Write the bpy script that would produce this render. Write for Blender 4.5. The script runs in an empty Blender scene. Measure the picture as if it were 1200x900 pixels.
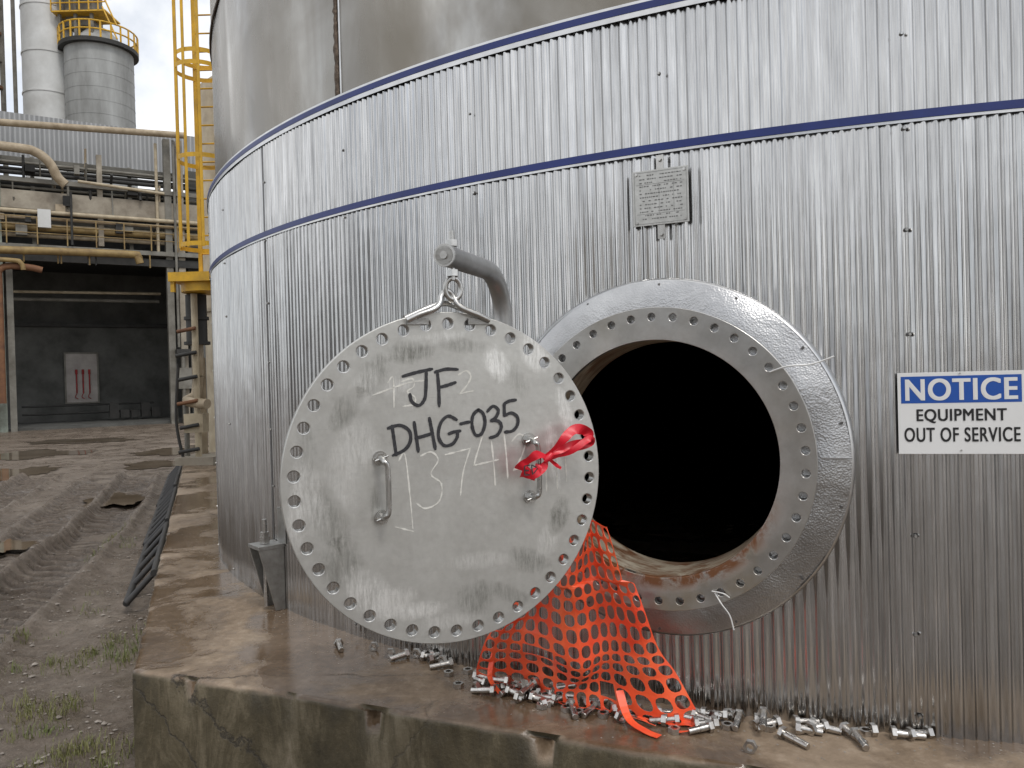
import bpy, math, random
import numpy as np
from mathutils import Vector, Matrix, noise
random.seed(7)
sc=bpy.context.scene
col=sc.collection
TC=(2.899,7.945); TR=5.535; PADZ=0.5
pi=math.pi

# ---------------------------------------------------------------- materials
def nt(name):
    m=bpy.data.materials.new(name); m.use_nodes=True
    t=m.node_tree; b=t.nodes['Principled BSDF']; return m,t,b
def N(t,typ,**k):
    n=t.nodes.new(typ)
    for a,v in k.items():
        setattr(n,a,v)
    return n
def L(t,a,b): t.links.new(a,b)
def coords(t,kind='Object',scale=(1,1,1)):
    tc=N(t,'ShaderNodeTexCoord'); mp=N(t,'ShaderNodeMapping'); mp.inputs['Scale'].default_value=scale
    L(t,tc.outputs[kind],mp.inputs[0]); return mp.outputs[0]
def noisef(t,vec,scale,detail=6,rough=.6,dist=0):
    n=N(t,'ShaderNodeTexNoise'); n.inputs['Scale'].default_value=scale; n.inputs['Detail'].default_value=detail
    n.inputs['Roughness'].default_value=rough; n.inputs['Distortion'].default_value=dist
    L(t,vec,n.inputs['Vector']); return n.outputs['Fac']
def ramp(t,fac,stops):
    r=N(t,'ShaderNodeValToRGB'); e=r.color_ramp.elements
    while len(e)<len(stops): e.new(.5)
    for i,(p,c) in enumerate(stops):
        e[i].position=p; e[i].color=(c[0],c[1],c[2],1) if not isinstance(c,(int,float)) else (c,c,c,1)
    L(t,fac,r.inputs[0]); return r.outputs[0]
def mixc(t,fac,a,b,mode='MIX'):
    m=N(t,'ShaderNodeMix',data_type='RGBA',blend_type=mode)
    for s,v in ((0,fac),(6,a),(7,b)):
        if hasattr(v,'is_linked'): L(t,v,m.inputs[s])
        elif s==0: m.inputs[0].default_value=v
        else: m.inputs[s].default_value=(v[0],v[1],v[2],1)
    return m.outputs[2]
def math_(t,op,a,b=None,clamp=False):
    m=N(t,'ShaderNodeMath',operation=op,use_clamp=clamp)
    for i,v in enumerate((a,b)):
        if v is None: continue
        if hasattr(v,'is_linked'): L(t,v,m.inputs[i])
        else: m.inputs[i].default_value=v
    return m.outputs[0]
def maprange(t,v,a,b_,c=0,d=1):
    n=N(t,'ShaderNodeMapRange'); n.inputs[1].default_value=a; n.inputs[2].default_value=b_; n.inputs[3].default_value=c; n.inputs[4].default_value=d
    L(t,v,n.inputs[0]); return n.outputs[0]
def bump(t,b,h,strength=.3,dist=.01,prev=None):
    n=N(t,'ShaderNodeBump'); n.inputs['Strength'].default_value=strength; n.inputs['Distance'].default_value=dist
    L(t,h,n.inputs['Height'])
    if prev is not None: L(t,prev,n.inputs['Normal'])
    L(t,n.outputs[0],b.inputs['Normal']); return n.outputs[0]
def simple(name,c1,c2=None,metal=0,rough=.5,scale=6,bumpS=0,bscale=60,stretch=(1,1,1),r2=None):
    m,t,b=nt(name); c2=c2 or tuple(x*.75 for x in c1)
    v=coords(t,'Object',stretch)
    f=noisef(t,v,scale,8,.65)
    L(t,ramp(t,f,[(.3,c2),(.68,c1)]),b.inputs['Base Color'])
    b.inputs['Metallic'].default_value=metal
    L(t,maprange(t,f,0,1,(r2 if r2 is not None else rough+.12),rough),b.inputs['Roughness'])
    if bumpS: bump(t,b,noisef(t,v,bscale,6,.6),bumpS,.01)
    return m

def m_clad():
    m,t,b=nt('corrugated_stainless')
    uv=coords(t,'UV',(1,1,1)); st=coords(t,'UV',(1,.05,1))
    big=noisef(t,uv,.9,4,.55)
    strk=noisef(t,st,30,4,.7)
    fine=noisef(t,coords(t,'UV',(1,.02,1)),14,3,.6)
    c=ramp(t,strk,[(.28,(.36,.36,.36)),(.5,(.53,.53,.53)),(.74,(.76,.76,.76))])
    c=mixc(t,ramp(t,big,[(.35,0.),(.7,.35)]),c,(.38,.375,.365))
    sx=N(t,'ShaderNodeSeparateXYZ'); L(t,coords(t,'UV'),sx.inputs[0])
    low=maprange(t,sx.outputs[1],.8,.5)
    d=math_(t,'MULTIPLY',low,ramp(t,noisef(t,coords(t,'UV',(1,.25,1)),9,6,.7),[(.3,0.),(.7,.7)]))
    c=mixc(t,d,c,(.25,.225,.19))
    L(t,c,b.inputs['Base Color']); b.inputs['Metallic'].default_value=1
    L(t,maprange(t,fine,.25,.75,.12,.28),b.inputs['Roughness'])
    n=bump(t,b,noisef(t,coords(t,'UV',(1,.5,1)),4,3,.5),.3,.02)
    bump(t,b,noisef(t,coords(t,'UV',(1,.03,1)),30,2,.5),.45,.006,n)
    return m
def m_shell():
    m,t,b=nt('weathered_stainless_shell')
    uv=coords(t,'UV'); st=coords(t,'UV',(1,.18,1))
    f=noisef(t,st,2.2,7,.6,.6)
    g=noisef(t,uv,1.1,5,.55,.4)
    c=ramp(t,g,[(.36,(.18,.165,.14)),(.5,(.31,.295,.27)),(.62,(.50,.495,.47))])
    c=mixc(t,ramp(t,f,[(.4,0.),(.6,.6)]),c,(.20,.18,.15))
    L(t,c,b.inputs['Base Color']); b.inputs['Metallic'].default_value=1
    L(t,maprange(t,f,.3,.7,.12,.32),b.inputs['Roughness'])
    bump(t,b,noisef(t,uv,1.3,2,.4),.2,.06)
    return m
CLAD=m_clad(); SHELL=m_shell()
BLUE=simple('blue_trim_paint',(.012,.03,.19),(.008,.02,.12),0,.35,5)
TRIM=simple('bright_trim_metal',(.66,.66,.66),(.5,.5,.5),1,.25,8)
LAP=simple('lap_edge_metal',(.40,.40,.40),(.3,.3,.3),1,.35,8)
STEEL=simple('stainless_fitting',(.60,.60,.59),(.38,.37,.35),1,.22,25)
DULL=simple('dull_steel',(.44,.44,.43),(.26,.25,.23),.9,.38,14,.2,90)
ARM=simple('arm_steel',(.50,.50,.50),(.33,.33,.325),.9,.33,10,.1,90)
GALV=simple('bolt_steel',(.66,.645,.62),(.38,.35,.32),1,.2,30)
WELD=simple('weld_bead',(.16,.12,.09),(.045,.035,.028),.7,.45,40,.5,80)
SIGNW=simple('sign_white',(.80,.80,.79),(.74,.74,.73),0,.3,3)
SIGNB=simple('sign_blue',(.01,.085,.40),(.01,.075,.35),0,.3,3)
SIGNK=simple('sign_black',(.015,.015,.016),None,0,.35,3)
INK=simple('marker_ink',(.012,.012,.016),(.05,.05,.055),.0,.45,120)
CHALK=simple('chalk',(.80,.79,.73),(.60,.59,.55),.1,.75,60)
PLATE=simple('nameplate_metal',(.58,.58,.56),(.43,.43,.41),.8,.38,30)
PLTXT=simple('nameplate_text',(.18,.18,.175),None,.3,.5)
RED=simple('red_ribbon',(.80,.012,.035),(.6,.01,.025),0,.3,20)
REDD=simple('red_hose',(.42,.03,.03),(.2,.02,.02),0,.6,5)
WIRE=simple('white_wire',(.85,.85,.83),None,0,.4)
YEL=simple('yellow_paint',(.78,.45,.02),(.46,.27,.03),0,.45,4)
CREAM=simple('cream_paint',(.50,.43,.30),(.30,.24,.16),0,.5,3)
BEIGE=simple('beige_pipe_paint',(.46,.38,.27),(.22,.165,.10),0,.55,2.5)
OCHRE=simple('ochre_pipe_paint',(.34,.24,.09),(.16,.10,.04),0,.55,2.5)
RUSTY=simple('rusty_pipe',(.23,.11,.05),(.11,.05,.03),.1,.7,3)
GSTEEL=simple('grey_painted_steel',(.24,.23,.20),(.11,.10,.08),.1,.6,1.5)
GREENC=simple('pale_green_column',(.30,.34,.29),(.13,.13,.10),0,.6,1.5)
DKST=simple('dark_steel',(.045,.043,.04),(.02,.02,.018),.1,.6,3)
SHADE_BLACK=simple('interior_shade_black',(.012,.012,.012),(.006,.006,.006),0,.9,3)  # black put in for the darkness inside the tank
SCREW=simple('screw_steel',(.26,.25,.24),(.1,.1,.1),.9,.35,50)
CONCB=simple('beam_concrete',(.40,.36,.29),(.18,.15,.115),0,.8,1.2,.3,12)
BAYW=simple('bay_wall',(.13,.13,.12),(.055,.055,.05),0,.85,.8)
BAYP=simple('bay_panel',(.46,.43,.40),(.30,.27,.25),0,.7,1.5)
SILOW=simple('silo_white',(.70,.71,.70),(.5,.5,.48),0,.5,.5)
SILOC=simple('silo_concrete',(.44,.45,.44),(.19,.19,.18),0,.8,.5,.3,5,(1,1,.25))
BLACKP=simple('black_plastic',(.02,.02,.022),(.04,.037,.033),0,.45,10)
def m_net():
    m,t,b=nt('orange_safety_mesh')
    f=noisef(t,coords(t),9,4,.5)
    L(t,ramp(t,f,[(.3,(.88,.07,.025)),(.7,(1.0,.16,.055))]),b.inputs['Base Color'])
    b.inputs['Roughness'].default_value=.35
    return m
NET=m_net()
def m_roofsheet():
    m,t,b=nt('corrugated_sheet')
    w=N(t,'ShaderNodeTexWave',wave_type='BANDS',bands_direction='X'); w.inputs['Scale'].default_value=1.6
    v=coords(t); L(t,v,w.inputs['Vector'])
    f=noisef(t,coords(t,'Object',(1,1,.2)),1.4,5,.6)
    c=mixc(t,.5,ramp(t,f,[(.3,(.22,.225,.225)),(.7,(.40,.405,.405))]),ramp(t,w.outputs['Fac'],[(0.,(.19,.19,.19)),(1.,(.48,.48,.48))]))
    L(t,c,b.inputs['Base Color']); b.inputs['Roughness'].default_value=.5; b.inputs['Metallic'].default_value=.3
    bump(t,b,w.outputs['Fac'],.8,.05); return m
SHEET=m_roofsheet()
def m_emboss():
    m,t,b=nt('embossed_foil')
    v=coords(t)
    vo=N(t,'ShaderNodeTexVoronoi'); vo.inputs['Scale'].default_value=150; L(t,v,vo.inputs['Vector'])
    f=noisef(t,v,7,5,.6)
    L(t,ramp(t,f,[(.3,(.40,.40,.405)),(.7,(.55,.55,.55))]),b.inputs['Base Color'])
    b.inputs['Metallic'].default_value=1; b.inputs['Roughness'].default_value=.36
    n=bump(t,b,noisef(t,v,6,3,.5,.5),.5,.02)
    bump(t,b,vo.outputs['Distance'],.4,.003,n); return m
FOIL=m_emboss()
def m_flange():
    m,t,b=nt('flange_face_steel')
    v=coords(t); sx=N(t,'ShaderNodeSeparateXYZ'); L(t,v,sx.inputs[0])
    x,z=sx.outputs[0],sx.outputs[2]
    r=math_(t,'SQRT',math_(t,'ADD',math_(t,'MULTIPLY',x,x),math_(t,'MULTIPLY',z,z)))
    c=ramp(t,noisef(t,v,9,8,.7),[(.3,(.44,.43,.41)),(.7,(.62,.615,.60))])
    inner=maprange(t,r,.485,.432)
    bot=maprange(t,z,-.05,-.36)
    rn=ramp(t,noisef(t,v,9,8,.7,.6),[(.38,0.),(.55,1.)])
    mask=math_(t,'MULTIPLY',math_(t,'MULTIPLY',inner,math_(t,'ADD',math_(t,'MULTIPLY',bot,1.3),.14)),rn,True)
    film=ramp(t,noisef(t,v,4,5,.6),[(.45,0.),(.72,.7)])
    c=mixc(t,math_(t,'MULTIPLY',film,math_(t,'ADD',bot,.3),True),c,(.44,.35,.22))
    c=mixc(t,mask,c,(.16,.065,.025))
    L(t,c,b.inputs['Base Color'])
    L(t,math_(t,'SUBTRACT',.9,math_(t,'MULTIPLY',mask,.85)),b.inputs['Metallic'])
    L(t,math_(t,'ADD',math_(t,'MULTIPLY',mask,.3),.28),b.inputs['Roughness'])
    bump(t,b,noisef(t,v,14,5,.6),.10,.006)
    return m
FLG=m_flange()
def m_neck():
    m,t,b=nt('neck_bore_steel')
    v=coords(t); sx=N(t,'ShaderNodeSeparateXYZ'); L(t,v,sx.inputs[0])
    bot=maprange(t,sx.outputs[2],.0,-.38); top=maprange(t,sx.outputs[2],.1,.38)
    lft=maprange(t,sx.outputs[0],.1,-.3)
    c=ramp(t,noisef(t,v,8,7,.7),[(.3,(.40,.34,.25)),(.7,(.60,.54,.43))])
    rn=ramp(t,noisef(t,coords(t,'Object',(1,3,1)),7,8,.72,.8),[(.42,0.),(.6,1.)])
    amt=math_(t,'ADD',math_(t,'MULTIPLY',bot,.9),math_(t,'MULTIPLY',math_(t,'MULTIPLY',top,lft),.9))
    mask=math_(t,'MULTIPLY',rn,math_(t,'ADD',amt,.15),True)
    c=mixc(t,mask,c,(.18,.075,.03))
    L(t,c,b.inputs['Base Color']); b.inputs['Metallic'].default_value=.35; b.inputs['Roughness'].default_value=.5
    return m
NECK=m_neck()

# image pixel coordinates -> metres on the lid face
LB=.38; LC=Vector((-.197,2.47,1.437)); LRAD=.523
def lp(u,v):
    c,s=math.cos(LB),math.sin(LB); k=(u-530)/916.+LC.x/LC.y
    X=(k*LC.y-LC.x)/(c-s*k); Z=(561-.027*(u-530)-v)/916.*(LC.y+s*X)
    return X,Z
def m_lid():
    m,t,b=nt('lid_brushed_stainless')
    v=coords(t); sx=N(t,'ShaderNodeSeparateXYZ'); L(t,v,sx.inputs[0]); x,z=sx.outputs[0],sx.outputs[2]
    c=ramp(t,noisef(t,v,3.5,8,.62,.3),[(.28,(.48,.475,.45)),(.72,(.62,.618,.59))])
    c=mixc(t,.22,c,ramp(t,noisef(t,v,40,6,.7),[(.35,(.42,.42,.405)),(.65,(.69,.69,.67))]))
    sm=[(487,411,26,14,8,-1.1),(548,407,32,9,-6,-.7),(512,398,38,8,8,.6),(410,474,13,28,-38,-1),(440,436,14,26,-30,-.9),(425,455,13,32,-35,.6),(382,600,20,38,20,-.8),(362,575,16,44,10,.7),(396,655,24,28,30,-.8),
        (430,694,20,36,40,1),(455,706,28,15,20,.8),(484,716,32,10,0,1.1),(552,706,22,22,0,-.8),(590,700,36,9,-25,-.6),(654,612,12,24,-22,-1.1),(618,664,27,14,-25,-.95),(640,640,14,24,-30,.6),
        (650,540,10,40,8,1),(664,490,9,32,15,.9),(586,430,14,24,25,1.1),(608,450,12,26,35,-.5),(630,420,15,26,35,.9),(360,520,11,30,0,-.6),(345,600,9,34,0,.8),(440,590,7,24,0,-.7),(560,660,40,10,0,.5),(470,450,18,10,20,.5),(420,520,22,32,0,.6),(400,560,18,40,10,.5),(520,730,40,9,0,.6)]
    sA=noisef(t,coords(t,'Object',(1,1,.15)),85,5,.85,.5)
    mpr=N(t,'ShaderNodeMapping'); mpr.inputs['Rotation'].default_value=(0,.7,0); mpr.inputs['Scale'].default_value=(1,1,.15); L(t,v,mpr.inputs[0]); sB=noisef(t,mpr.outputs[0],85,5,.85,.5)
    nz=noisef(t,v,13,7,.8)
    accs=[None,None]
    for n_,(u0,v0,ru,rv,ang,w) in enumerate(sm):
        X,Z=lp(u0,v0); a=math.radians(ang); ca,sa=math.cos(a),math.sin(a)
        rx=ru*.0028; rz=rv*.0027
        dx=math_(t,'SUBTRACT',x,X); dz=math_(t,'SUBTRACT',z,Z)
        p=math_(t,'MULTIPLY',math_(t,'ADD',math_(t,'MULTIPLY',dx,ca),math_(t,'MULTIPLY',dz,sa)),1/rx)
        q=math_(t,'MULTIPLY',math_(t,'SUBTRACT',math_(t,'MULTIPLY',dz,ca),math_(t,'MULTIPLY',dx,sa)),1/rz)
        d=math_(t,'ADD',math_(t,'MULTIPLY',p,p),math_(t,'MULTIPLY',q,q))
        d=math_(t,'ADD',d,math_(t,'MULTIPLY',math_(t,'SUBTRACT',nz,.5),3.4))
        e=math_(t,'MULTIPLY',math_(t,'SUBTRACT',1.3,d),.9,True)
        e=math_(t,'MULTIPLY',e,w); k=n_%2
        accs[k]=e if accs[k] is None else math_(t,'ADD',accs[k],e)
    for k,strk in enumerate((sA,sB)):
        sf=ramp(t,strk,[(.38,0.1),(.60,1.)])
        neg=math_(t,'MULTIPLY',math_(t,'MULTIPLY',accs[k],-.72),sf,True)
        pos=math_(t,'MULTIPLY',math_(t,'MULTIPLY',accs[k],.85),sf,True)
        c=mixc(t,neg,c,(.17,.17,.15)); c=mixc(t,pos,c,(.96,.96,.94))
    sc1=noisef(t,coords(t,'Object',(.35,1,6)),26,6,.8,1.2)
    c=mixc(t,ramp(t,sc1,[(.60,0.),(.70,.4)]),c,(.28,.28,.27))
    L(t,c,b.inputs['Base Color']); b.inputs['Metallic'].default_value=.6
    L(t,math_(t,'ADD',math_(t,'MULTIPLY',nz,.35),.18),b.inputs['Roughness'])
    bump(t,b,noisef(t,v,4,4,.6),.18,.02)
    return m
LID=m_lid()
def m_pad():
    m,t,b=nt('stained_wet_concrete')
    v=coords(t)
    g=noisef(t,v,1.5,8,.62,.5); h=noisef(t,v,16,8,.72)
    c=ramp(t,g,[(.3,(.11,.07,.04)),(.46,(.22,.155,.095)),(.60,(.35,.265,.185)),(.76,(.43,.36,.28))])
    c=mixc(t,.45,c,ramp(t,h,[(.3,(.08,.056,.036)),(.52,(.25,.19,.135)),(.7,(.46,.38,.30))]))
    wetm=ramp(t,noisef(t,v,1.25,6,.6,.4),[(.47,1.),(.56,0.)])
    c=mixc(t,wetm,c,mixc(t,1.,c,(.50,.45,.41),'MULTIPLY'))
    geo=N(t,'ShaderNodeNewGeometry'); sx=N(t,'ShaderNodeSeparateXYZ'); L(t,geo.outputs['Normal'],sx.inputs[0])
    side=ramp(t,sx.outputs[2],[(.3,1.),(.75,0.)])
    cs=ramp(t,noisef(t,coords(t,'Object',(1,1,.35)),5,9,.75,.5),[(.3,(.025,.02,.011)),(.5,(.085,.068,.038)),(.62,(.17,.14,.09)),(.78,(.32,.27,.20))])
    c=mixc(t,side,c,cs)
    vo=N(t,'ShaderNodeTexVoronoi',feature='DISTANCE_TO_EDGE'); vo.inputs['Scale'].default_value=.6
    vv=N(t,'ShaderNodeMix',data_type='VECTOR'); vv.inputs[0].default_value=.16
    nn=N(t,'ShaderNodeTexNoise'); nn.inputs['Scale'].default_value=5; nn.inputs['Detail'].default_value=9; nn.inputs['Roughness'].default_value=.7; L(t,v,nn.inputs['Vector'])
    L(t,v,vv.inputs[4]); L(t,nn.outputs['Color'],vv.inputs[5]); L(t,vv.outputs[1],vo.inputs['Vector'])
    cr=ramp(t,vo.outputs['Distance'],[(.0,1.),(.004,0.)])
    cr=math_(t,'MULTIPLY',cr,ramp(t,noisef(t,v,1.1,3,.5),[(.45,0.),(.55,1.)]))
    c=mixc(t,math_(t,'MULTIPLY',cr,.8),c,(.025,.02,.015))
    L(t,c,b.inputs['Base Color'])
    dry=math_(t,'SUBTRACT',1.,wetm)
    rg=math_(t,'ADD',math_(t,'MULTIPLY',dry,.5),.13); rg=math_(t,'MAXIMUM',rg,math_(t,'MULTIPLY',side,.55)); L(t,rg,b.inputs['Roughness'])
    hh=math_(t,'SUBTRACT',math_(t,'MULTIPLY',h,math_(t,'ADD',math_(t,'MULTIPLY',math_(t,'MAXIMUM',dry,side),.9),.1)),math_(t,'MULTIPLY',cr,1.2))
    bump(t,b,hh,.5,.016); return m
PAD=m_pad()
def m_mud():
    m,t,b=nt('wet_mud')
    v=coords(t)
    g=noisef(t,v,.55,7,.6,.4); h=noisef(t,v,9,10,.72); k=noisef(t,v,55,4,.7)
    c=ramp(t,g,[(.32,(.085,.062,.044)),(.5,(.155,.120,.090)),(.68,(.25,.205,.163))])
    c=mixc(t,.5,c,ramp(t,h,[(.3,(.05,.035,.024)),(.5,(.155,.120,.09)),(.72,(.34,.285,.235))]))
    c=mixc(t,ramp(t,k,[(.62,0.),(.7,.45)]),c,(.42,.38,.33))
    at=N(t,'ShaderNodeAttribute'); at.attribute_name='wet_shade'  # darkens ruts and tread lows: cavity shade in the colour, plus damp
    c=mixc(t,math_(t,'MULTIPLY',at.outputs['Fac'],.92),c,(.036,.025,.017))
    L(t,c,b.inputs['Base Color'])
    rg=ramp(t,noisef(t,v,1.7,6,.65,.5),[(.43,.16),(.60,.65)])
    L(t,math_(t,'SUBTRACT',rg,math_(t,'MULTIPLY',at.outputs['Fac'],.3)),b.inputs['Roughness'])
    n=bump(t,b,h,1.,.05); bump(t,b,k,.5,.012,n); return m
MUD=m_mud()
m,t,b=nt('puddle_water'); PUD=m
L(t,ramp(t,noisef(t,coords(t),1.5,4,.5),[(.35,(.12,.088,.056)),(.65,(.20,.155,.11))]),b.inputs['Base Color']); b.inputs['Roughness'].default_value=.04
bump(t,b,noisef(t,coords(t),6,2,.5),.03,.01)
GRASS=simple('grass_blade',(.11,.15,.035),(.19,.165,.07),0,.6,2)
PEB=simple('pebble',(.36,.32,.28),(.14,.12,.10),0,.7,4)

# ---------------------------------------------------------------- mesh helpers
def empty(name,loc=(0,0,0),rz=0,mat=None):
    e=bpy.data.objects.new(name,None); e.location=loc; e.rotation_euler=(0,0,rz); e.empty_display_size=.1
    if mat is not None: e.matrix_world=mat
    col.objects.link(e); return e
class MB:
    def __init__(s): s.v=[];s.f=[];s.m=[];s.sm=[];s.mats=[]
    def mi(s,mat):
        if mat not in s.mats: s.mats.append(mat)
        return s.mats.index(mat)
    def add(s,vs,fs,mat,smooth=False):
        o=len(s.v); s.v+= [tuple(p) for p in vs]; k=s.mi(mat)
        for f in fs: s.f.append(tuple(i+o for i in f)); s.m.append(k); s.sm.append(smooth)
    def box(s,a,b,mat,M=None):
        x0,y0,z0=a;x1,y1,z1=b
        vs=[Vector(p) for p in((x0,y0,z0),(x1,y0,z0),(x1,y1,z0),(x0,y1,z0),(x0,y0,z1),(x1,y0,z1),(x1,y1,z1),(x0,y1,z1))]
        if M: vs=[M@p for p in vs]
        s.add(vs,[(0,3,2,1),(4,5,6,7),(0,1,5,4),(1,2,6,5),(2,3,7,6),(3,0,4,7)],mat)
    def tube(s,pts,r,mat,seg=12,caps=True,closed=False,radii=None):
        pts=[Vector(p) for p in pts]; n=len(pts)
        T0=(pts[1]-pts[0]).normalized(); up=Vector((0,0,1)) if abs(T0.z)<.9 else Vector((1,0,0))
        U=T0.cross(up).normalized()
        vs=[];
        for i,p in enumerate(pts):
            if closed: T=(pts[(i+1)%n]-pts[i-1]).normalized()
            else: T=(pts[min(i+1,n-1)]-pts[max(i-1,0)]).normalized()
            U=(U-T*U.dot(T)).normalized(); W=T.cross(U)
            rr=radii[i] if radii else r
            for k in range(seg):
                a=2*pi*k/seg; vs.append(p+U*math.cos(a)*rr+W*math.sin(a)*rr)
        fs=[]
        for i in range(n if closed else n-1):
            j=(i+1)%n
            for k in range(seg):
                l=(k+1)%seg; fs.append((i*seg+k,i*seg+l,j*seg+l,j*seg+k))
        s.add(vs,fs,mat,seg>6)
        if caps and not closed:
            s.add(vs[:seg],[tuple(range(seg))[::-1]],mat); s.add(vs[-seg:],[tuple(range(seg))],mat)
    def cyl(s,a,b,r,mat,seg=24,r2=None): s.tube([a,b],r,mat,seg,radii=[r,r2 if r2 is not None else r])
    def ribbon(s,pts,w,nrm,mat):
        pts=[Vector(p) for p in pts]; nrm=Vector(nrm); vs=[]
        for i,p in enumerate(pts):
            T=(pts[min(i+1,len(pts)-1)]-pts[max(i-1,0)]).normalized(); S=T.cross(nrm).normalized()
            ww=w[i] if isinstance(w,(list,tuple)) else w
            vs+=[p-S*ww/2,p+S*ww/2]
        s.add(vs,[(2*i,2*i+1,2*i+3,2*i+2) for i in range(len(pts)-1)],mat)
    def build(s,name,parent=None,bevel=0,loc=None):
        me=bpy.data.meshes.new(name); me.from_pydata(s.v,[],s.f)
        for m in s.mats: me.materials.append(m)
        me.polygons.foreach_set('material_index',s.m); me.polygons.foreach_set('use_smooth',s.sm); me.update()
        o=bpy.data.objects.new(name,me); col.objects.link(o)
        if parent: o.parent=parent
        if loc: o.location=loc
        if bevel:
            md=o.modifiers.new('b','BEVEL'); md.width=bevel; md.segments=2; md.limit_method='ANGLE'
        return o
def smoothpath(pts,n=6):
    P=[Vector(p) for p in pts]; out=[]
    for i in range(len(P)-1):
        p0=P[max(i-1,0)];p1=P[i];p2=P[i+1];p3=P[min(i+2,len(P)-1)]
        for k in range(n):
            t=k/n; out.append(.5*((2*p1)+(p2-p0)*t+(2*p0-5*p1+4*p2-p3)*t*t+(3*p1-p0-3*p2+p3)*t**3))
    out.append(P[-1]); return out
def holed_disc(name,rout,rin,rc,nh,rh,thick,mat,parent,y=0,bev=.0015):
    cu=bpy.data.curves.new(name,'CURVE'); cu.dimensions='2D'; cu.fill_mode='BOTH'; cu.extrude=thick/2-bev; cu.bevel_depth=bev; cu.bevel_resolution=1
    def circ(cx,cy,r,n):
        sp=cu.splines.new('POLY'); sp.points.add(n-1); sp.use_cyclic_u=True
        for i in range(n):
            a=2*pi*i/n; sp.points[i].co=(cx+r*math.cos(a),cy+r*math.sin(a),0,1)
    circ(0,0,rout-bev,160)
    if rin: circ(0,0,rin+bev,128)
    for i in range(nh):
        a=2*pi*(i+.5)/nh; circ(rc*math.cos(a),rc*math.sin(a),rh+bev,18)
    o=bpy.data.objects.new(name,cu); col.objects.link(o)
    dg=bpy.context.evaluated_depsgraph_get(); me=bpy.data.meshes.new_from_object(o.evaluated_get(dg))
    bpy.data.objects.remove(o)
    me.transform(Matrix.Translation((0,y,0))@Matrix.Rotation(pi/2,4,'X'))
    me.materials.clear(); me.materials.append(mat)
    o=bpy.data.objects.new(name,me); col.objects.link(o); o.parent=parent; return o
def fit_text(name,s,x0,x1,z0,z1,y,mat,parent,bold=.0,space=1.):
    cu=bpy.data.curves.new(name,'FONT'); cu.body=s; cu.size=1; cu.space_character=space
    o=bpy.data.objects.new(name,cu); col.objects.link(o)
    dg=bpy.context.evaluated_depsgraph_get(); me0=bpy.data.meshes.new_from_object(o.evaluated_get(dg)); bpy.data.objects.remove(o)
    co=np.empty(len(me0.vertices)*3); me0.vertices.foreach_get('co',co); co=co.reshape(-1,3)
    mn=co.min(0);mx=co.max(0); fs=[tuple(p.vertices) for p in me0.polygons]
    mb=MB(); q=0
    for dx in (-1,-.5,0,.5,1):
        for dz in (-.6,.6):
            x=x0+bold+(co[:,0]-mn[0])/(mx[0]-mn[0])*(x1-x0-2*bold)+dx*bold
            z=z0+.6*bold+(co[:,1]-mn[1])/(mx[1]-mn[1])*(z1-z0-1.2*bold)+dz*bold
            mb.add([(x[i],y-q*.00006,z[i]) for i in range(len(x))],fs,mat); q+=1
    return mb.build(name,parent)
def tp(th,z,r=TR): return Vector((TC[0]-math.sin(th)*r,TC[1]-math.cos(th)*r,z))

# ---------------------------------------------------------------- tank
tank=empty('storage_tank')
MTH=.435; MZ=1.442
def ringmesh(name,ncol,zs,rfun,mat,hole=None):
    th=np.linspace(0,2*pi,ncol,endpoint=False); zs=np.array(zs)
    r=rfun(th); X=TC[0]-np.sin(th)*r; Y=TC[1]-np.cos(th)*r
    nz=len(zs); V=np.zeros((nz,ncol,3)); V[:,:,0]=X; V[:,:,1]=Y; V[:,:,2]=zs[:,None]
    i=np.arange(ncol); j=(i+1)%ncol; F=[];UVs=[]
    for a in range(nz-1):
        q=np.stack([a*ncol+j,a*ncol+i,(a+1)*ncol+i,(a+1)*ncol+j],1)
        s0=th*TR; s1=(th+2*pi/ncol)*TR
        u=np.stack([np.stack([s1,np.full(ncol,zs[a])],1),np.stack([s0,np.full(ncol,zs[a])],1),np.stack([s0,np.full(ncol,zs[a+1])],1),np.stack([s1,np.full(ncol,zs[a+1])],1)],1)
        if hole:
            d=np.hypot((th+pi/ncol-hole[0])*TR,(zs[a]+zs[a+1])/2-hole[1]); k=d>hole[2]; q=q[k];u=u[k]
        F.append(q);UVs.append(u)
    F=np.concatenate(F);UVs=np.concatenate(UVs)
    me=bpy.data.meshes.new(name); me.vertices.add(nz*ncol); me.vertices.foreach_set('co',V.ravel())
    me.loops.add(F.size); me.loops.foreach_set('vertex_index',F.ravel().astype(np.int32)); me.polygons.add(len(F))
    me.polygons.foreach_set('loop_start',np.arange(0,F.size,4,dtype=np.int32))
    uvl=me.uv_layers.new(name='UVMap'); uvl.data.foreach_set('uv',UVs.ravel())
    me.polygons.foreach_set('use_smooth',np.ones(len(F),bool)); me.update(); me.validate()
    me.materials.append(mat); o=bpy.data.objects.new(name,me); col.objects.link(o); o.parent=tank; return o
NC=960
rng=np.random.RandomState(3)
amp=rng.uniform(.88,1.1,NC+1)
def corr(off):
    def g(th):
        ph=th/(2*pi)*NC; k=amp[(ph.astype(int))%NC]
        dent=.0022*np.sin(th*23+1)+.0014*np.sin(th*61+2)+.0006*np.sin(th*190)
        w=np.cos(2*pi*ph)
        return TR+off+.0052*k*w+dent
    return g
ringmesh('lower_cladding',NC*9,np.concatenate([np.arange(.5,2.5,.08),[2.575]]),corr(0),CLAD,(MTH,MZ,.57))
ringmesh('upper_cladding',NC*9,[2.60,2.86,3.105],corr(.002),CLAD)
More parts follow.
